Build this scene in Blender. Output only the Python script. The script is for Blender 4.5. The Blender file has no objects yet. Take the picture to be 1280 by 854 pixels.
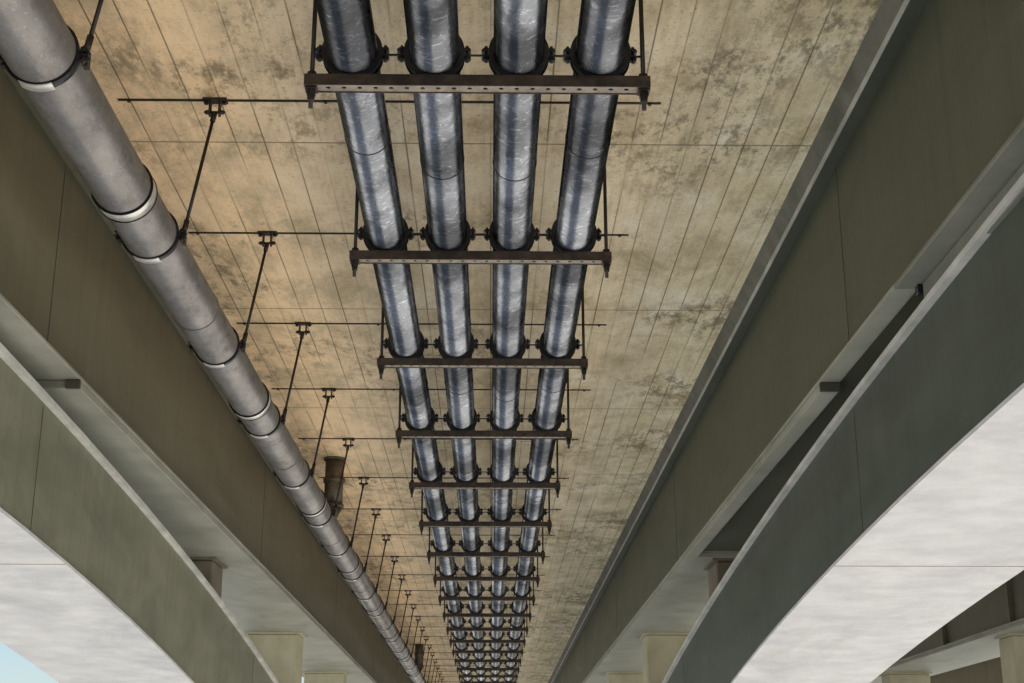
import bpy, bmesh, math, random
from mathutils import Vector, Matrix
random.seed(7)
S=bpy.context.scene
S.view_settings.view_transform='Standard'; S.view_settings.look='None'; S.view_settings.exposure=0

# ---------------- node helpers ----------------
class NT:
    def __init__(s,name):
        s.m=bpy.data.materials.new(name); s.m.use_nodes=True
        s.t=s.m.node_tree; s.b=s.t.nodes['Principled BSDF']
        s.co=s.t.nodes.new('ShaderNodeTexCoord').outputs['Object']
    def L(s,a,b): s.t.links.new(a,b)
    def setin(s,sock,v):
        if isinstance(v,bpy.types.NodeSocket): s.L(v,sock)
        else: sock.default_value=v
    def math(s,op,a,b=0.0,c=None,clamp=False):
        n=s.t.nodes.new('ShaderNodeMath'); n.operation=op; n.use_clamp=clamp
        s.setin(n.inputs[0],a); s.setin(n.inputs[1],b)
        if c is not None: s.setin(n.inputs[2],c)
        return n.outputs[0]
    def mapping(s,scale=(1,1,1),rot=(0,0,0),loc=(0,0,0)):
        n=s.t.nodes.new('ShaderNodeMapping'); s.L(s.co,n.inputs['Vector'])
        n.inputs['Scale'].default_value=scale; n.inputs['Rotation'].default_value=rot; n.inputs['Location'].default_value=loc
        return n.outputs[0]
    def noise(s,scale,detail=4,rough=.55,vec=None,dist=0):
        n=s.t.nodes.new('ShaderNodeTexNoise'); n.inputs['Scale'].default_value=scale
        n.inputs['Detail'].default_value=detail; n.inputs['Roughness'].default_value=rough; n.inputs['Distortion'].default_value=dist
        s.L(vec if vec is not None else s.co,n.inputs['Vector']); return n.outputs['Fac']
    def ramp(s,v,a,b,lo=0.0,hi=1.0):
        n=s.t.nodes.new('ShaderNodeMapRange'); n.clamp=True
        s.setin(n.inputs['Value'],v)
        for k,x in (('From Min',a),('From Max',b),('To Min',lo),('To Max',hi)): n.inputs[k].default_value=x
        return n.outputs[0]
    def mix(s,f,a,b,mode='MIX'):
        n=s.t.nodes.new('ShaderNodeMix'); n.data_type='RGBA'; n.blend_type=mode
        s.setin(n.inputs[0],f)
        for i,v in ((6,a),(7,b)):
            if isinstance(v,tuple): n.inputs[i].default_value=(*v,1) if len(v)==3 else v
            else: s.L(v,n.inputs[i])
        return n.outputs[2]
    def xyz(s):
        n=s.t.nodes.new('ShaderNodeSeparateXYZ'); s.L(s.co,n.inputs[0]); return n.outputs
    def bump(s,h,strength=.3,dist=.01):
        n=s.t.nodes.new('ShaderNodeBump'); n.inputs['Strength'].default_value=strength; n.inputs['Distance'].default_value=dist
        s.L(h,n.inputs['Height']); s.L(n.outputs[0],s.b.inputs['Normal'])
    def fin(s,col,rough=.6,metal=0.0,spec=.5):
        s.setin(s.b.inputs['Base Color'],(*col,1) if isinstance(col,tuple) else col)
        s.setin(s.b.inputs['Roughness'],rough); s.setin(s.b.inputs['Metallic'],metal)
        s.b.inputs['Specular IOR Level'].default_value=spec
        return s.m

def mat_ceiling():
    n=NT('board_marked_concrete'); x,y,z=n.xyz()
    BW=.215
    bi=n.math('DIVIDE',n.math('ADD',x,.02),BW)
    idx=n.math('FLOOR',bi); fr=n.math('FRACT',bi)
    pj=n.math('DIVIDE',n.math('SUBTRACT',y,9.86-3.85*10),3.85); pidx=n.math('FLOOR',pj); pf=n.math('FRACT',pj)
    cx=n.t.nodes.new('ShaderNodeCombineXYZ'); n.L(idx,cx.inputs[0]); n.L(pidx,cx.inputs[1])
    wn=n.t.nodes.new('ShaderNodeTexWhiteNoise'); n.L(cx.outputs[0],wn.inputs['Vector']); tone=wn.outputs['Value']
    cx2=n.t.nodes.new('ShaderNodeCombineXYZ'); n.L(pidx,cx2.inputs[0]); n.L(n.math('FLOOR',n.math('DIVIDE',x,1.29)),cx2.inputs[1])
    wn2=n.t.nodes.new('ShaderNodeTexWhiteNoise'); n.L(cx2.outputs[0],wn2.inputs['Vector'])
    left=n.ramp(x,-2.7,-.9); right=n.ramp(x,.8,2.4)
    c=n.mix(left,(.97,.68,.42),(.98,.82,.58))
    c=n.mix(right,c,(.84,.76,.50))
    c=n.mix(n.ramp(tone,0,1,0,.24),c,(.64,.50,.32))
    c=n.mix(n.ramp(wn2.outputs['Value'],0,1,0,.32),c,(.70,.58,.38))
    gr=n.noise(1,4,.65,n.mapping((22,1.1,1)))
    c=n.mix(n.ramp(gr,.42,.75,0,.42),c,(.54,.41,.25))
    st=n.noise(1.5,8,.74,n.mapping((1.3,.7,1),loc=(3,1,0)),.4)
    c=n.mix(n.ramp(st,.49,.66,0,.72),c,(.46,.36,.20))
    c=n.mix(n.ramp(st,.48,.34,0,.85),c,(.99,.91,.72))
    big=n.noise(.7,2,.5,n.mapping(loc=(9,4,0)))
    md=n.noise(7,8,.8,n.mapping((1,.5,1)))
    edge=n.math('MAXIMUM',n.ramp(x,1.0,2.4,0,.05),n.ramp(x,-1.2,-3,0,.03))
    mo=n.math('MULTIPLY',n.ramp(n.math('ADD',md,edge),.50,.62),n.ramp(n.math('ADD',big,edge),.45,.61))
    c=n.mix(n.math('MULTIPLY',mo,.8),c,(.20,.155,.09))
    sp=n.noise(34,3,.7); c=n.mix(n.ramp(sp,.57,.71,0,.6),c,(.30,.215,.12))
    og=n.math('MULTIPLY',n.ramp(st,.54,.36,0,.5),n.ramp(x,-.6,-2.0))
    c=n.mix(og,c,(.98,.60,.26))
    jd=n.math('MINIMUM',fr,n.math('SUBTRACT',1.0,fr))
    jm=n.math('MULTIPLY',n.ramp(jd,.010,.036,1,0),n.ramp(n.noise(1,2,.6,n.mapping((4,.35,1))),.36,.56,.12,1))
    pd=n.math('MINIMUM',pf,n.math('SUBTRACT',1.0,pf)); pm=n.ramp(pd,.0012,.0038,1,0)
    j=n.math('MAXIMUM',jm,n.math('MULTIPLY',pm,.9))
    c=n.mix(n.math('MULTIPLY',j,.8),c,(.14,.10,.06))
    h=n.math('SUBTRACT',n.math('ADD',n.math('MULTIPLY',tone,.25),n.math('MULTIPLY',gr,.3)),j)
    n.bump(h,.5,.008)
    return n.fin(c,.85,0,.25)

def mat_plain(name,c1,c2,rough=.8,scale=2.0,spec=.3,speck=None,streak=(1,1,1),bump=.1,grime=None,runs=0):
    n=NT(name)
    a=n.noise(scale,5,.62,n.mapping(streak)); c=n.mix(n.ramp(a,.35,.68),c1,c2)
    if grime:
        g=n.noise(.9,6,.72,n.mapping((1,.6,1.4),loc=(5,2,1)),.6); c=n.mix(n.ramp(g,.5,.7,0,grime),c,tuple(k*.45 for k in c1))
    if runs:   # vertical rain streaks
        r=n.noise(1,4,.7,n.mapping((5,7,.35))); c=n.mix(n.ramp(r,.50,.72,0,runs),c,tuple(k*.5 for k in c1))
        c=n.mix(n.ramp(r,.42,.28,0,runs*.6),c,tuple(min(1,k*1.5) for k in c2))
    if speck:
        s=n.noise(50,2,.7); c=n.mix(n.ramp(s,.62,.72,0,.5),c,speck)
    if bump: n.bump(n.noise(35,2,.6),bump,.004)
    rr=n.ramp(a,.3,.7,rough-.08,min(1,rough+.08))
    return n.fin(c,rr,0,spec)

def mat_shiny_pipe():
    n=NT('glossy_metal_jacket')
    a=n.noise(.9,3,.6,n.mapping((1.5,1,1.5)))
    sc=n.noise(1,6,.75,n.mapping((12,22,12),rot=(.35,0,.45)),1.6)
    cr=n.noise(6,5,.62,n.mapping((1,.55,1)),.5)
    c=n.mix(n.ramp(a,.40,.60),(.07,.073,.080),(.29,.30,.325))  # broad bright and dark zones: uneven reflections painted into the colour
    m=n.math('MULTIPLY',n.ramp(sc,.54,.68),n.ramp(a,.38,.58,.25,1))
    c=n.mix(n.math('MULTIPLY',m,.7),c,(.80,.83,.88))  # pale smears: scratches plus painted highlights
    c=n.mix(n.ramp(cr,.53,.68,0,.65),c,(.055,.053,.054))
    r=n.ramp(cr,.35,.7,.17,.36)
    n.bump(n.math('ADD',n.math('MULTIPLY',sc,.25),cr),.35,.012)
    return n.fin(c,r,1.0)
def mat_grey_pipe():
    n=NT('weathered_grey_steel')
    a=n.noise(2.2,6,.65,n.mapping((2,1,2))); c=n.mix(n.ramp(a,.35,.7),(.19,.178,.165),(.32,.30,.28))
    g=n.noise(6,6,.75,n.mapping((1,.5,1),loc=(4,4,4))); c=n.mix(n.ramp(g,.52,.72,0,.65),c,(.095,.078,.064))
    s=n.noise(45,2,.7); c=n.mix(n.ramp(s,.64,.74,0,.6),c,(.55,.52,.48))
    n.bump(g,.15,.006)
    return n.fin(c,n.ramp(g,.4,.7,.32,.52),.5)
def mat_rust(name,c1,c2,rough=.55,metal=.3):
    n=NT(name); a=n.noise(9,4,.7); c=n.mix(n.ramp(a,.4,.68),c1,c2)
    return n.fin(c,n.ramp(a,.3,.7,rough-.1,rough+.15),metal)

M_CEIL=mat_ceiling()
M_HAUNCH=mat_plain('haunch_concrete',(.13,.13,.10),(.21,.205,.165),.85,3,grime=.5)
M_DECK=mat_plain('deck_concrete',(.36,.34,.29),(.46,.43,.36),.9,1.2,bump=0)
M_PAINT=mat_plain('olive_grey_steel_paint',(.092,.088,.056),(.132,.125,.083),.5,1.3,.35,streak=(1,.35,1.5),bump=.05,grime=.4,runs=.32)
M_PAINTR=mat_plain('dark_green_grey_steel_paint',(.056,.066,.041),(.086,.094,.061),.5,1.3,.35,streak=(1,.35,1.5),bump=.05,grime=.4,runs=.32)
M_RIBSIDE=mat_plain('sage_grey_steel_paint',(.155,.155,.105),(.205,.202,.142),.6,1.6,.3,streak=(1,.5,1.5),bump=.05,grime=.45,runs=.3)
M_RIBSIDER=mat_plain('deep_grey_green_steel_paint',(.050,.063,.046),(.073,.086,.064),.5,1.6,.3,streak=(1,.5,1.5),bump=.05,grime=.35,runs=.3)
M_RIBLIT=mat_plain('bounce_lit_rib_underside',(.49,.485,.475),(.64,.63,.61),.55,2.6,.3,bump=.08,grime=.34,speck=(.40,.36,.30),streak=(1,1.3,1))  # rib undersides: bounce light from the ground put into a paler colour
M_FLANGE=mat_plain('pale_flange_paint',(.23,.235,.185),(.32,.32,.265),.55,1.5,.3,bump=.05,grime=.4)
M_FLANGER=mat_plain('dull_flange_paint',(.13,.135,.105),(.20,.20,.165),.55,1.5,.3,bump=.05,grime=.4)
M_LIP=mat_plain('lit_flange_edge_paint',(.40,.40,.36),(.60,.59,.54),.55,3,.3,grime=.5)  # lit look of the flange lips is mixed into this pale colour
M_COL=mat_plain('cream_column_paint',(.40,.37,.24),(.50,.46,.32),.6,2,.3,grime=.3,runs=.2)
M_COLD=mat_plain('dark_brown_column_paint',(.13,.11,.075),(.19,.165,.115),.6,2,.3,grime=.3)  # darker brown for the first columns
M_SEAM=mat_plain('weld_seam_paint',(.05,.048,.035),(.08,.075,.06),.6,4,bump=0)
M_SEAML=mat_plain('light_weld_seam_paint',(.34,.25,.16),(.42,.34,.25),.6,4,bump=0)
M_SHINY=mat_shiny_pipe(); M_GREY=mat_grey_pipe()
M_BAR=mat_rust('brown_painted_steel',(.032,.023,.017),(.085,.06,.044))
M_BARLIT=mat_rust('lit_bar_underside',(.20,.16,.12),(.36,.30,.24),.5,.1)  # light on the bar undersides, painted in as a lighter colour
M_ROD=mat_rust('dark_threaded_steel',(.022,.017,.014),(.055,.042,.033),.45,.4)
M_CLAMP=mat_rust('black_clamp_steel',(.012,.012,.014),(.03,.03,.033),.35,.4)
M_SILVER=mat_rust('stainless_band',(.70,.67,.60),(.86,.83,.77),.38,.6)
M_DRAIN=mat_rust('old_brown_iron_pipe',(.075,.06,.04),(.17,.14,.095),.6,.1)
M_GROUND=mat_plain('pale_bounce_ground',(.78,.74,.66),(.88,.84,.76),.9,.15,.2,bump=0)  # unseen ground, made very pale to throw sunlight up under the deck

# ---------------- mesh builder ----------------
class MB:
    def __init__(s): s.bm=bmesh.new(); s.mats=[]
    def mi(s,m):
        if m not in s.mats: s.mats.append(m)
        return s.mats.index(m)
    def box(s,x0,x1,y0,y1,z0,z1,m,bev=0):
        r=bmesh.ops.create_cube(s.bm,size=1); vs=r['verts']
        bmesh.ops.scale(s.bm,vec=(x1-x0,y1-y0,z1-z0),verts=vs)
        bmesh.ops.translate(s.bm,vec=((x0+x1)/2,(y0+y1)/2,(z0+z1)/2),verts=vs)
        fs=set(f for v in vs for f in v.link_faces); i=s.mi(m)
        for f in fs: f.material_index=i
        if bev:
            es=list(set(e for v in vs for e in v.link_edges))
            r=bmesh.ops.bevel(s.bm,geom=es,offset=bev,segments=1,affect='EDGES')
            for f in r['faces']: f.material_index=i
    def cyl(s,p,q,r,m,seg=16,r2=None,smooth=True,caps=True):
        p=Vector(p);q=Vector(q);d=q-p
        rr=bmesh.ops.create_cone(s.bm,cap_ends=caps,segments=seg,radius1=r,radius2=r if r2 is None else r2,depth=d.length)
        vs=rr['verts']; R=d.to_track_quat('Z','Y').to_matrix().to_4x4()
        bmesh.ops.transform(s.bm,matrix=Matrix.Translation((p+q)/2)@R,verts=vs)
        i=s.mi(m)
        for f in set(f for v in vs for f in v.link_faces):
            f.material_index=i; f.smooth=smooth and len(f.verts)==4
    def tube(s,cx,cz,y0,y1,ri,ro,m,seg=32,a0=0,a1=2*math.pi):
        n=seg; full=abs(a1-a0-2*math.pi)<1e-6; i=s.mi(m); R=[]
        for k in range(n if full else n+1):
            a=a0+(a1-a0)*k/n
            R.append([s.bm.verts.new((cx+r*math.cos(a),y,cz+r*math.sin(a))) for r,y in ((ri,y0),(ro,y0),(ro,y1),(ri,y1))])
        N=len(R)
        for k in range(n):
            A=R[k];B=R[(k+1)%N]
            for j in range(4):
                f=s.bm.faces.new((A[j],B[j],B[(j+1)%4],A[(j+1)%4])); f.material_index=i; f.smooth=(j in(1,3))
        if not full:
            for q in (R[0],R[-1]):
                f=s.bm.faces.new(q); f.material_index=i
    def loft(s,sections,m,smooth=False):
        i=s.mi(m); V=[[s.bm.verts.new(p) for p in sec] for sec in sections]; n=len(V[0])
        for a,b in zip(V,V[1:]):
            for j in range(n):
                f=s.bm.faces.new((a[j],a[(j+1)%n],b[(j+1)%n],b[j])); f.material_index=i; f.smooth=smooth
        for q in (V[0],V[-1]):
            f=s.bm.faces.new(q); f.material_index=i
    def holed(s,x0,x1,y0,y1,z,th,n,r,m):
        i=s.mi(m); w=(x1-x0)/n; yc=(y0+y1)/2
        for k in range(n):
            a=x0+k*w;b=a+w;xc=(a+b)/2
            outer=[(b,yc),(b,y1),(xc,y1),(a,y1),(a,yc),(a,y0),(xc,y0),(b,y0)]
            inner=[(xc+r*math.cos(t*math.pi/4),yc+r*math.sin(t*math.pi/4)) for t in range(8)]
            O=[s.bm.verts.new((*p,z)) for p in outer]; I=[s.bm.verts.new((*p,z)) for p in inner]
            U=[s.bm.verts.new((*p,z+th)) for p in inner]
            for j in range(8):
                f=s.bm.faces.new((O[j],I[j],I[(j+1)%8],O[(j+1)%8])); f.material_index=i
                f=s.bm.faces.new((I[j],U[j],U[(j+1)%8],I[(j+1)%8])); f.material_index=i
    def done(s,name,loc=(0,0,0),normals=True):
        if normals: bmesh.ops.recalc_face_normals(s.bm,faces=s.bm.faces)
        me=bpy.data.meshes.new(name); s.bm.to_mesh(me); s.bm.free()
        for m in s.mats: me.materials.append(m)
        o=bpy.data.objects.new(name,me); o.location=loc; S.collection.objects.link(o); return o
def inst(o,loc):
    c=bpy.data.objects.new(o.name.split('.')[0],o.data); c.location=loc; S.collection.objects.link(c); return c
def empty(name):
    e=bpy.data.objects.new(name,None); S.collection.objects.link(e); return e

YB,YF=-110,150
HC=4.76; HB=3.55; Y1=6.67; DS=2.5
GZ=-38.0  # unseen ground level, lowered so the deck shadows fall further aside

# ---------------- decks ----------------
def deck(x0,x1,gl,gr):
    p=empty('bridge_deck')
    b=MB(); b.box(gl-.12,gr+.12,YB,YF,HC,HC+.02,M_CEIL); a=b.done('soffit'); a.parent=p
    b=MB(); b.box(x0,x1,YB,YF,HC+.022,HC+.30,M_DECK)
    b.box(x0-.1,x0+.25,YB,YF,HC-.12,HC+1.2,M_DECK,.02); b.box(x1-.25,x1+.1,YB,YF,HC-.12,HC+1.2,M_DECK,.02)
    a=b.done('slab'); a.parent=p
    b=MB()
    for e,sg in ((gl,-1),(gr,1)):
        prof=[(e-sg*.07,HC-.001),(e+sg*.0,HC-.125),(e+sg*1.6,HC-.125),(e+sg*1.7,HC-.001)]
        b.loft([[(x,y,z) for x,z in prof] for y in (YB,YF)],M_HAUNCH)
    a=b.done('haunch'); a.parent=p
    return p
deck(-7.0,6.0,-3.12,2.5)
deck(7.4,20.0,11.1,17.0)

# ---------------- girders ----------------
YS=10.4
def girder(e,sg,paint,slot=False):
    def X(a,b): return (min(e+sg*a,e+sg*b),max(e+sg*a,e+sg*b))
    b=MB()
    b.box(*X(0.014,.40),YB,YF,HC-.165,HC-.127,paint,.002)
    b.box(*X(-.004,.013),YB,YF,HC-.168,HC-.127,M_LIP,.003)
    b.box(*X(1.3,1.72),YB,YF,HC-.165,HC-.127,M_LIP,.004)
    b.box(*X(.12,.14),YB,YF,3.062,HC-.166,paint)
    b.box(*X(1.56,1.58),YB,YF,3.062,HC-.166,paint)
    if slot:
        ya,yb=8.3,18.2
        b.box(*X(0,1.70),YB,ya,3.03,3.061,M_FLANGER,.004)
        b.box(*X(0,1.70),yb,YF,3.03,3.061,M_FLANGE,.004)
        b.box(*X(0,.15),ya,yb,3.03,3.061,M_FLANGE)
        b.box(*X(.152,1.70),ya,yb,3.045,3.061,M_PAINTR)  # dark paint on this plate gives the recess its shade
        b.box(*X(.005,.148),YS,yb,2.965,3.027,M_FLANGE,.003)
        b.box(*X(.005,1.66),yb,YF,2.965,3.027,M_FLANGE,.003)
        b.box(*X(-.006,.15),YS-.03,YS-.004,2.955,3.026,M_SEAM,.003)
    else:
        b.box(*X(0,1.70),YB,YF,3.03,3.061,M_FLANGE,.004)
        b.box(*X(0.005,1.66),YS,YF,2.965,3.027,M_FLANGE,.004)
        b.box(*X(-.006,.10),YS-.03,YS-.004,2.955,3.026,M_SEAM,.003)
    for y in (-.1,9.9,20,30,40,50,60):
        b.box(*X(.1165,.1195),y-.005,y+.005,3.065,HC-.17,M_SEAM)
    for k in range(int(YB),int(YF),4):
        b.box(*X(1.582,1.68),k,k+.02,3.062,HC-.17,paint)
    return b.done('steel_box_girder')
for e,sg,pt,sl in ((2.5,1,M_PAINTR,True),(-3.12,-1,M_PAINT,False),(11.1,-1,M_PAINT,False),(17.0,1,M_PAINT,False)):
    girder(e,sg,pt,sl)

# ---------------- arch ribs ----------------
def htop(y): return 3.0-.00343*(y-3)**2
def dep(y): return .97+min(1.3,.0013*(y-3)**2)
def rib(xi,xo,side):
    a,c=min(xi,xo),max(xi,xo)
    ys=[ -105+i*1.0 for i in range(218)]
    b=MB()
    b.loft([[(a,y,htop(y)-.045),(c,y,htop(y)-.045),(c,y,htop(y)-dep(y)+.028),(a,y,htop(y)-dep(y)+.028)] for y in ys],side)
    b.loft([[(a-.05,y,htop(y)),(c+.05,y,htop(y)),(c+.05,y,htop(y)-.043),(a-.05,y,htop(y)-.043)] for y in ys],M_LIP)
    b.loft([[(a-.02,y,htop(y)-dep(y)+.026),(c+.02,y,htop(y)-dep(y)+.026),(c+.02,y,htop(y)-dep(y)),(a-.02,y,htop(y)-dep(y))] for y in ys],M_RIBLIT)
    for y in (-.5,11.0,21.5,32):
        z0=htop(y)-dep(y); b.box(a-.022,c+.022,y-.004,y+.004,z0-.004,z0+.004,M_SEAML)
    for y in (.2,10.15,20.2):
        z0=htop(y)-dep(y); b.box(a-.003,c+.003,y-.004,y+.004,z0+.05,htop(y)-.07,M_SEAM)
    sg=1 if xi<xo else -1
    x0,x1=sorted((xi-sg*.03,xi+sg*.03))
    b.box(x0,x1,-3,8.2,2.90,3.029,M_FLANGER if side is M_RIBSIDER else M_FLANGE,.003)
    x0,x1=sorted((xi-sg*.06,xi+sg*.05))
    b.box(x0,x1,8.205,8.26,2.97,3.029,M_CLAMP,.003)
    return b.done('steel_arch_rib')
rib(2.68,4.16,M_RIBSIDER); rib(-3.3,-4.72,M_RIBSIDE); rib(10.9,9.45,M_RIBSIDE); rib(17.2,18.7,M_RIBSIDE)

# ---------------- spandrel columns ----------------
def column(x0,x1,y):
    zb=htop(y+.4)
    zt=2.964 if y>YS else 3.028
    m=M_COLD if 10<y<20 else M_COL
    b=MB()
    b.box(x0,x1,y,y+.75,zb-.5,zt-.03,m,.02)
    b.box(x0-.05,x1+.05,y-.05,y+.80,zt-.029,zt,m)
    b.box(x0-.08,x1+.08,y-.08,y+.83,zb-.4,zb+.05,m,.01)
    return b.done('spandrel_column')
for x0,x1 in ((2.9,3.75),(-4.55,-3.58),(9.75,10.75),(17.4,18.4)):
    for k in range(9):
        column(x0,x1,18.3+8.6*k)
        column(x0,x1,-12.3-8.6*k-.75)
for x0,x1 in ((2.3,4.6),(-5.2,-2.9),(9.0,11.4),(16.8,19.2)):
    for y in (104,-112):
        b=MB(); b.box(x0,x1,y,y+10,GZ-1,GZ+6,M_DECK,.1); b.done('arch_footing')

# ---------------- shiny pipes & frames ----------------
PX=[-.742,-.312,.132,.562]; PH=3.735; PR=.133
for i,x in enumerate(PX):
    b=MB(); b.cyl((0,-40-i*3,0),(0,YF-i*3,0),PR,M_SHINY,64)
    for k in range(-3,24):
        yy=Y1+DS*2*k+1.2+random.uniform(-.3,.3)-i*3
        b.tube(0,0,yy,yy+.010,PR-.002,PR+.003,M_CLAMP,48)
    b.done('utility_pipe',(x,i*3,PH))

def frame():
    b=MB(); x0,x1=-.985,.818
    b.box(x0,x1,-.045,-.039,HB-.02,HB+.045,M_BAR,.001)
    b.box(x0,x1,.039,.045,HB-.02,HB+.045,M_BAR,.001)
    b.box(x0,x1,-.0385,.0385,HB+.030,HB+.036,M_BAR)
    b.holed(x0,x1,-.0385,.0385,HB-.014,.006,22,.0135,M_BARLIT)
    for xr in (-.95,.785):
        b.cyl((xr,0,HB-.13),(xr,0,HC-.0),.0125,M_ROD,10)
        for zz in (HB-.045,HB+.06,HC-.05): b.cyl((xr,0,zz-.014),(xr,0,zz+.014),.026,M_ROD,6,smooth=False)
        b.box(xr-.032,xr+.032,-.035,.035,HB-.03,HB-.021,M_ROD)
        b.cyl((xr,0,HB-.085),(xr,0,HB-.06),.021,M_ROD,6,smooth=False)
        b.box(xr-.05,xr+.05,-.04,.04,HC-.014,HC-.001,M_ROD)
    for x in PX:
        b.tube(x,PH,-.032,.032,PR+.001,PR+.020,M_CLAMP,48)
        b.tube(x,PH,-.036,-.028,PR+.001,PR+.027,M_CLAMP,48)
        b.tube(x,PH,.028,.036,PR+.001,PR+.027,M_CLAMP,48)
        for sg in (-1,1):
            xe=x+sg*(PR+.037)
            for zz in (.012,-.020):
                b.box(xe-.026,xe+.022,-.027,.027,PH+zz,PH+zz+.008,M_CLAMP)
            b.cyl((xe+sg*.002,0,PH-.045),(xe+sg*.002,0,PH+.05),.0085,M_ROD,8)
            b.cyl((xe+sg*.002,0,PH-.036),(xe+sg*.002,0,PH-.021),.019,M_ROD,6,smooth=False)
            b.cyl((xe+sg*.002,0,PH+.021),(xe+sg*.002,0,PH+.036),.019,M_ROD,6,smooth=False)
        b.box(x-.04,x+.04,-.03,.03,HB+.037,PH-PR-.015,M_CLAMP)
    b.cyl((-.95,.0,PH-.004),(.785,.0,PH-.004),.0065,M_ROD,8)
    return b.done('pipe_support_frame',(0,Y1,0))
f0=frame()
for k in range(-6,44):
    if k!=0: inst(f0,(0,Y1+DS*k,0))

b=MB()
b.box(-2.68,1.2,-.008,.008,HC-.012,HC-.0005,M_ROD)
for x in (-2.6,-1.2,.2,1.12): b.cyl((x,0,HC-.022),(x,0,HC-.012),.014,M_ROD,6,smooth=False)
c0=b.done('ceiling_rail',(0,Y1,0))
for k in range(-6,44):
    if k!=0: inst(c0,(0,Y1+DS*k,0))

# ---------------- big grey pipe ----------------
BX,BH,BR=-2.365,3.72,.182
p=empty('drainage_pipe')
b=MB(); b.cyl((BX,-40,BH),(BX,YF,BH),BR,M_GREY,64); o=b.done('pipe_barrel'); o.parent=p
b=MB()
for k in range(-6,26):
    y=8.42+5.0*k
    b.tube(BX,BH,y-.058,y+.058,BR+.001,BR+.012,M_SILVER,64)
    b.tube(BX,BH,y-.066,y-.058,BR+.001,BR+.017,M_CLAMP,64)
    b.tube(BX,BH,y+.058,y+.066,BR+.001,BR+.017,M_CLAMP,64)
    b.box(BX-.03,BX+.03,y-.05,y+.05,BH+BR+.012,BH+BR+.04,M_ROD)
o=b.done('couplings'); o.parent=p
b=MB()
for k in range(-6,26):
    y=8.42+5.0*k+2.3
    b.tube(BX,BH,y-.01,y+.01,BR+.001,BR+.008,M_GREY,64)
o=b.done('weld_beads'); o.parent=p

def hanger():
    b=MB()
    b.tube(BX,BH,-.026,.026,BR+.001,BR+.012,M_CLAMP,56)
    b.tube(BX,BH,-.032,-.026,BR+.001,BR+.017,M_CLAMP,56)
    b.tube(BX,BH,-.034,.036,BR+.0125,BR+.019,M_SILVER,24,math.radians(240),math.radians(292))
    for sg in (-1,1):
        xe=BX+sg*(BR+.035)
        for zz in (.010,-.018): b.box(xe-.03,xe+.03,-.026,.026,BH+zz,BH+zz+.008,M_CLAMP)
        b.cyl((xe,0,BH-.055),(xe,0,BH+.05),.010,M_ROD,8)
        b.cyl((xe,0,BH-.040),(xe,0,BH-.020),.021,M_ROD,6,smooth=False)
        b.cyl((xe,0,BH+.020),(xe,0,BH+.040),.021,M_ROD,6,smooth=False)
        b.box(xe-.014,xe+.014,.027,.075,BH-.05,BH+.03,M_ROD)
    A=Vector((BX+BR+.045,0,BH+.02)); B=Vector((-1.985,0,HC-.105)); d=(B-A).normalized()
    b.cyl(A,B,.0125,M_ROD,10)
    b.cyl(A,A+d*.09,.02,M_ROD,8); b.cyl(B-d*.07,B,.02,M_ROD,8)
    cx=-1.985
    b.box(cx-.085,cx+.085,-.04,.04,HC-.016,HC-.001,M_ROD,.002)
    for sg in (-1,1):
        b.box(cx+sg*.034-.006,cx+sg*.034+.006,-.03,.03,HC-.10,HC-.016,M_ROD)
        b.cyl((cx+sg*.028,0,HC-.10),(cx+sg*.040,0,HC-.10),.034,M_ROD,14)
        b.cyl((cx+sg*.065,0,HC-.035),(cx+sg*.065,0,HC-.016),.017,M_ROD,6,smooth=False)
        b.cyl((cx+sg*.04,0,HC-.10),(cx+sg*.065,0,HC-.10),.018,M_ROD,6,smooth=False)
    b.cyl((cx-.075,0,HC-.10),(cx+.075,0,HC-.10),.010,M_ROD,8)
    return b.done('pipe_hanger',(0,Y1,0))
h0=hanger()
for k in range(-6,44):
    if k!=0: inst(h0,(0,Y1+DS*k,0))

for y,r in ((20.4,.135),(46.5,.135),(72,.135)):
    b=MB()
    x=-2.30
    b.cyl((x,y,HC-.001),(x,y,BH+.33),r,M_DRAIN,32)
    b.cyl((x,y,HC-.30),(x,y,HC-.36),r+.022,M_DRAIN,32)
    b.cyl((x,y,BH+.33),(BX,y,BH+.12),r,M_DRAIN,32,r2=.09)
    b.cyl((x,y,BH+.36),(x,y,BH+.31),r+.018,M_DRAIN,32)
    b.cyl((x,y,HC-.03),(x,y,HC-.002),r+.03,M_DRAIN,32)
    b.done('deck_drain_downpipe')

b=MB(); L=2500
b.box(-L,L,-L,L,GZ-.5,GZ,M_GROUND); b.done('ground')

EL,ROT=math.radians(62),math.radians(100)
w=bpy.data.worlds.new('World'); S.world=w; w.use_nodes=True; nt=w.node_tree
sky=nt.nodes.new('ShaderNodeTexSky'); sky.sky_type='NISHITA'; sky.sun_disc=False
sky.sun_elevation=EL; sky.sun_rotation=ROT
nt.links.new(sky.outputs[0],nt.nodes['Background'].inputs[0]); nt.nodes['Background'].inputs[1].default_value=.15
sd=bpy.data.lights.new('sun','SUN'); sd.energy=5; sd.angle=math.radians(.5); sd.color=(1,.97,.92)
so=bpy.data.objects.new('sun',sd); S.collection.objects.link(so)
dv=Vector((math.sin(ROT)*math.cos(EL),math.cos(ROT)*math.cos(EL),math.sin(EL)))
so.rotation_euler=dv.to_track_quat('Z','Y').to_euler()

cd=bpy.data.cameras.new('camera'); cd.lens=50; cd.sensor_width=36; cd.clip_end=5000; cd.clip_start=.05
co=bpy.data.objects.new('camera',cd); S.collection.objects.link(co); S.camera=co
co.rotation_euler=(math.radians(90+17.86),0,math.radians(-.828))
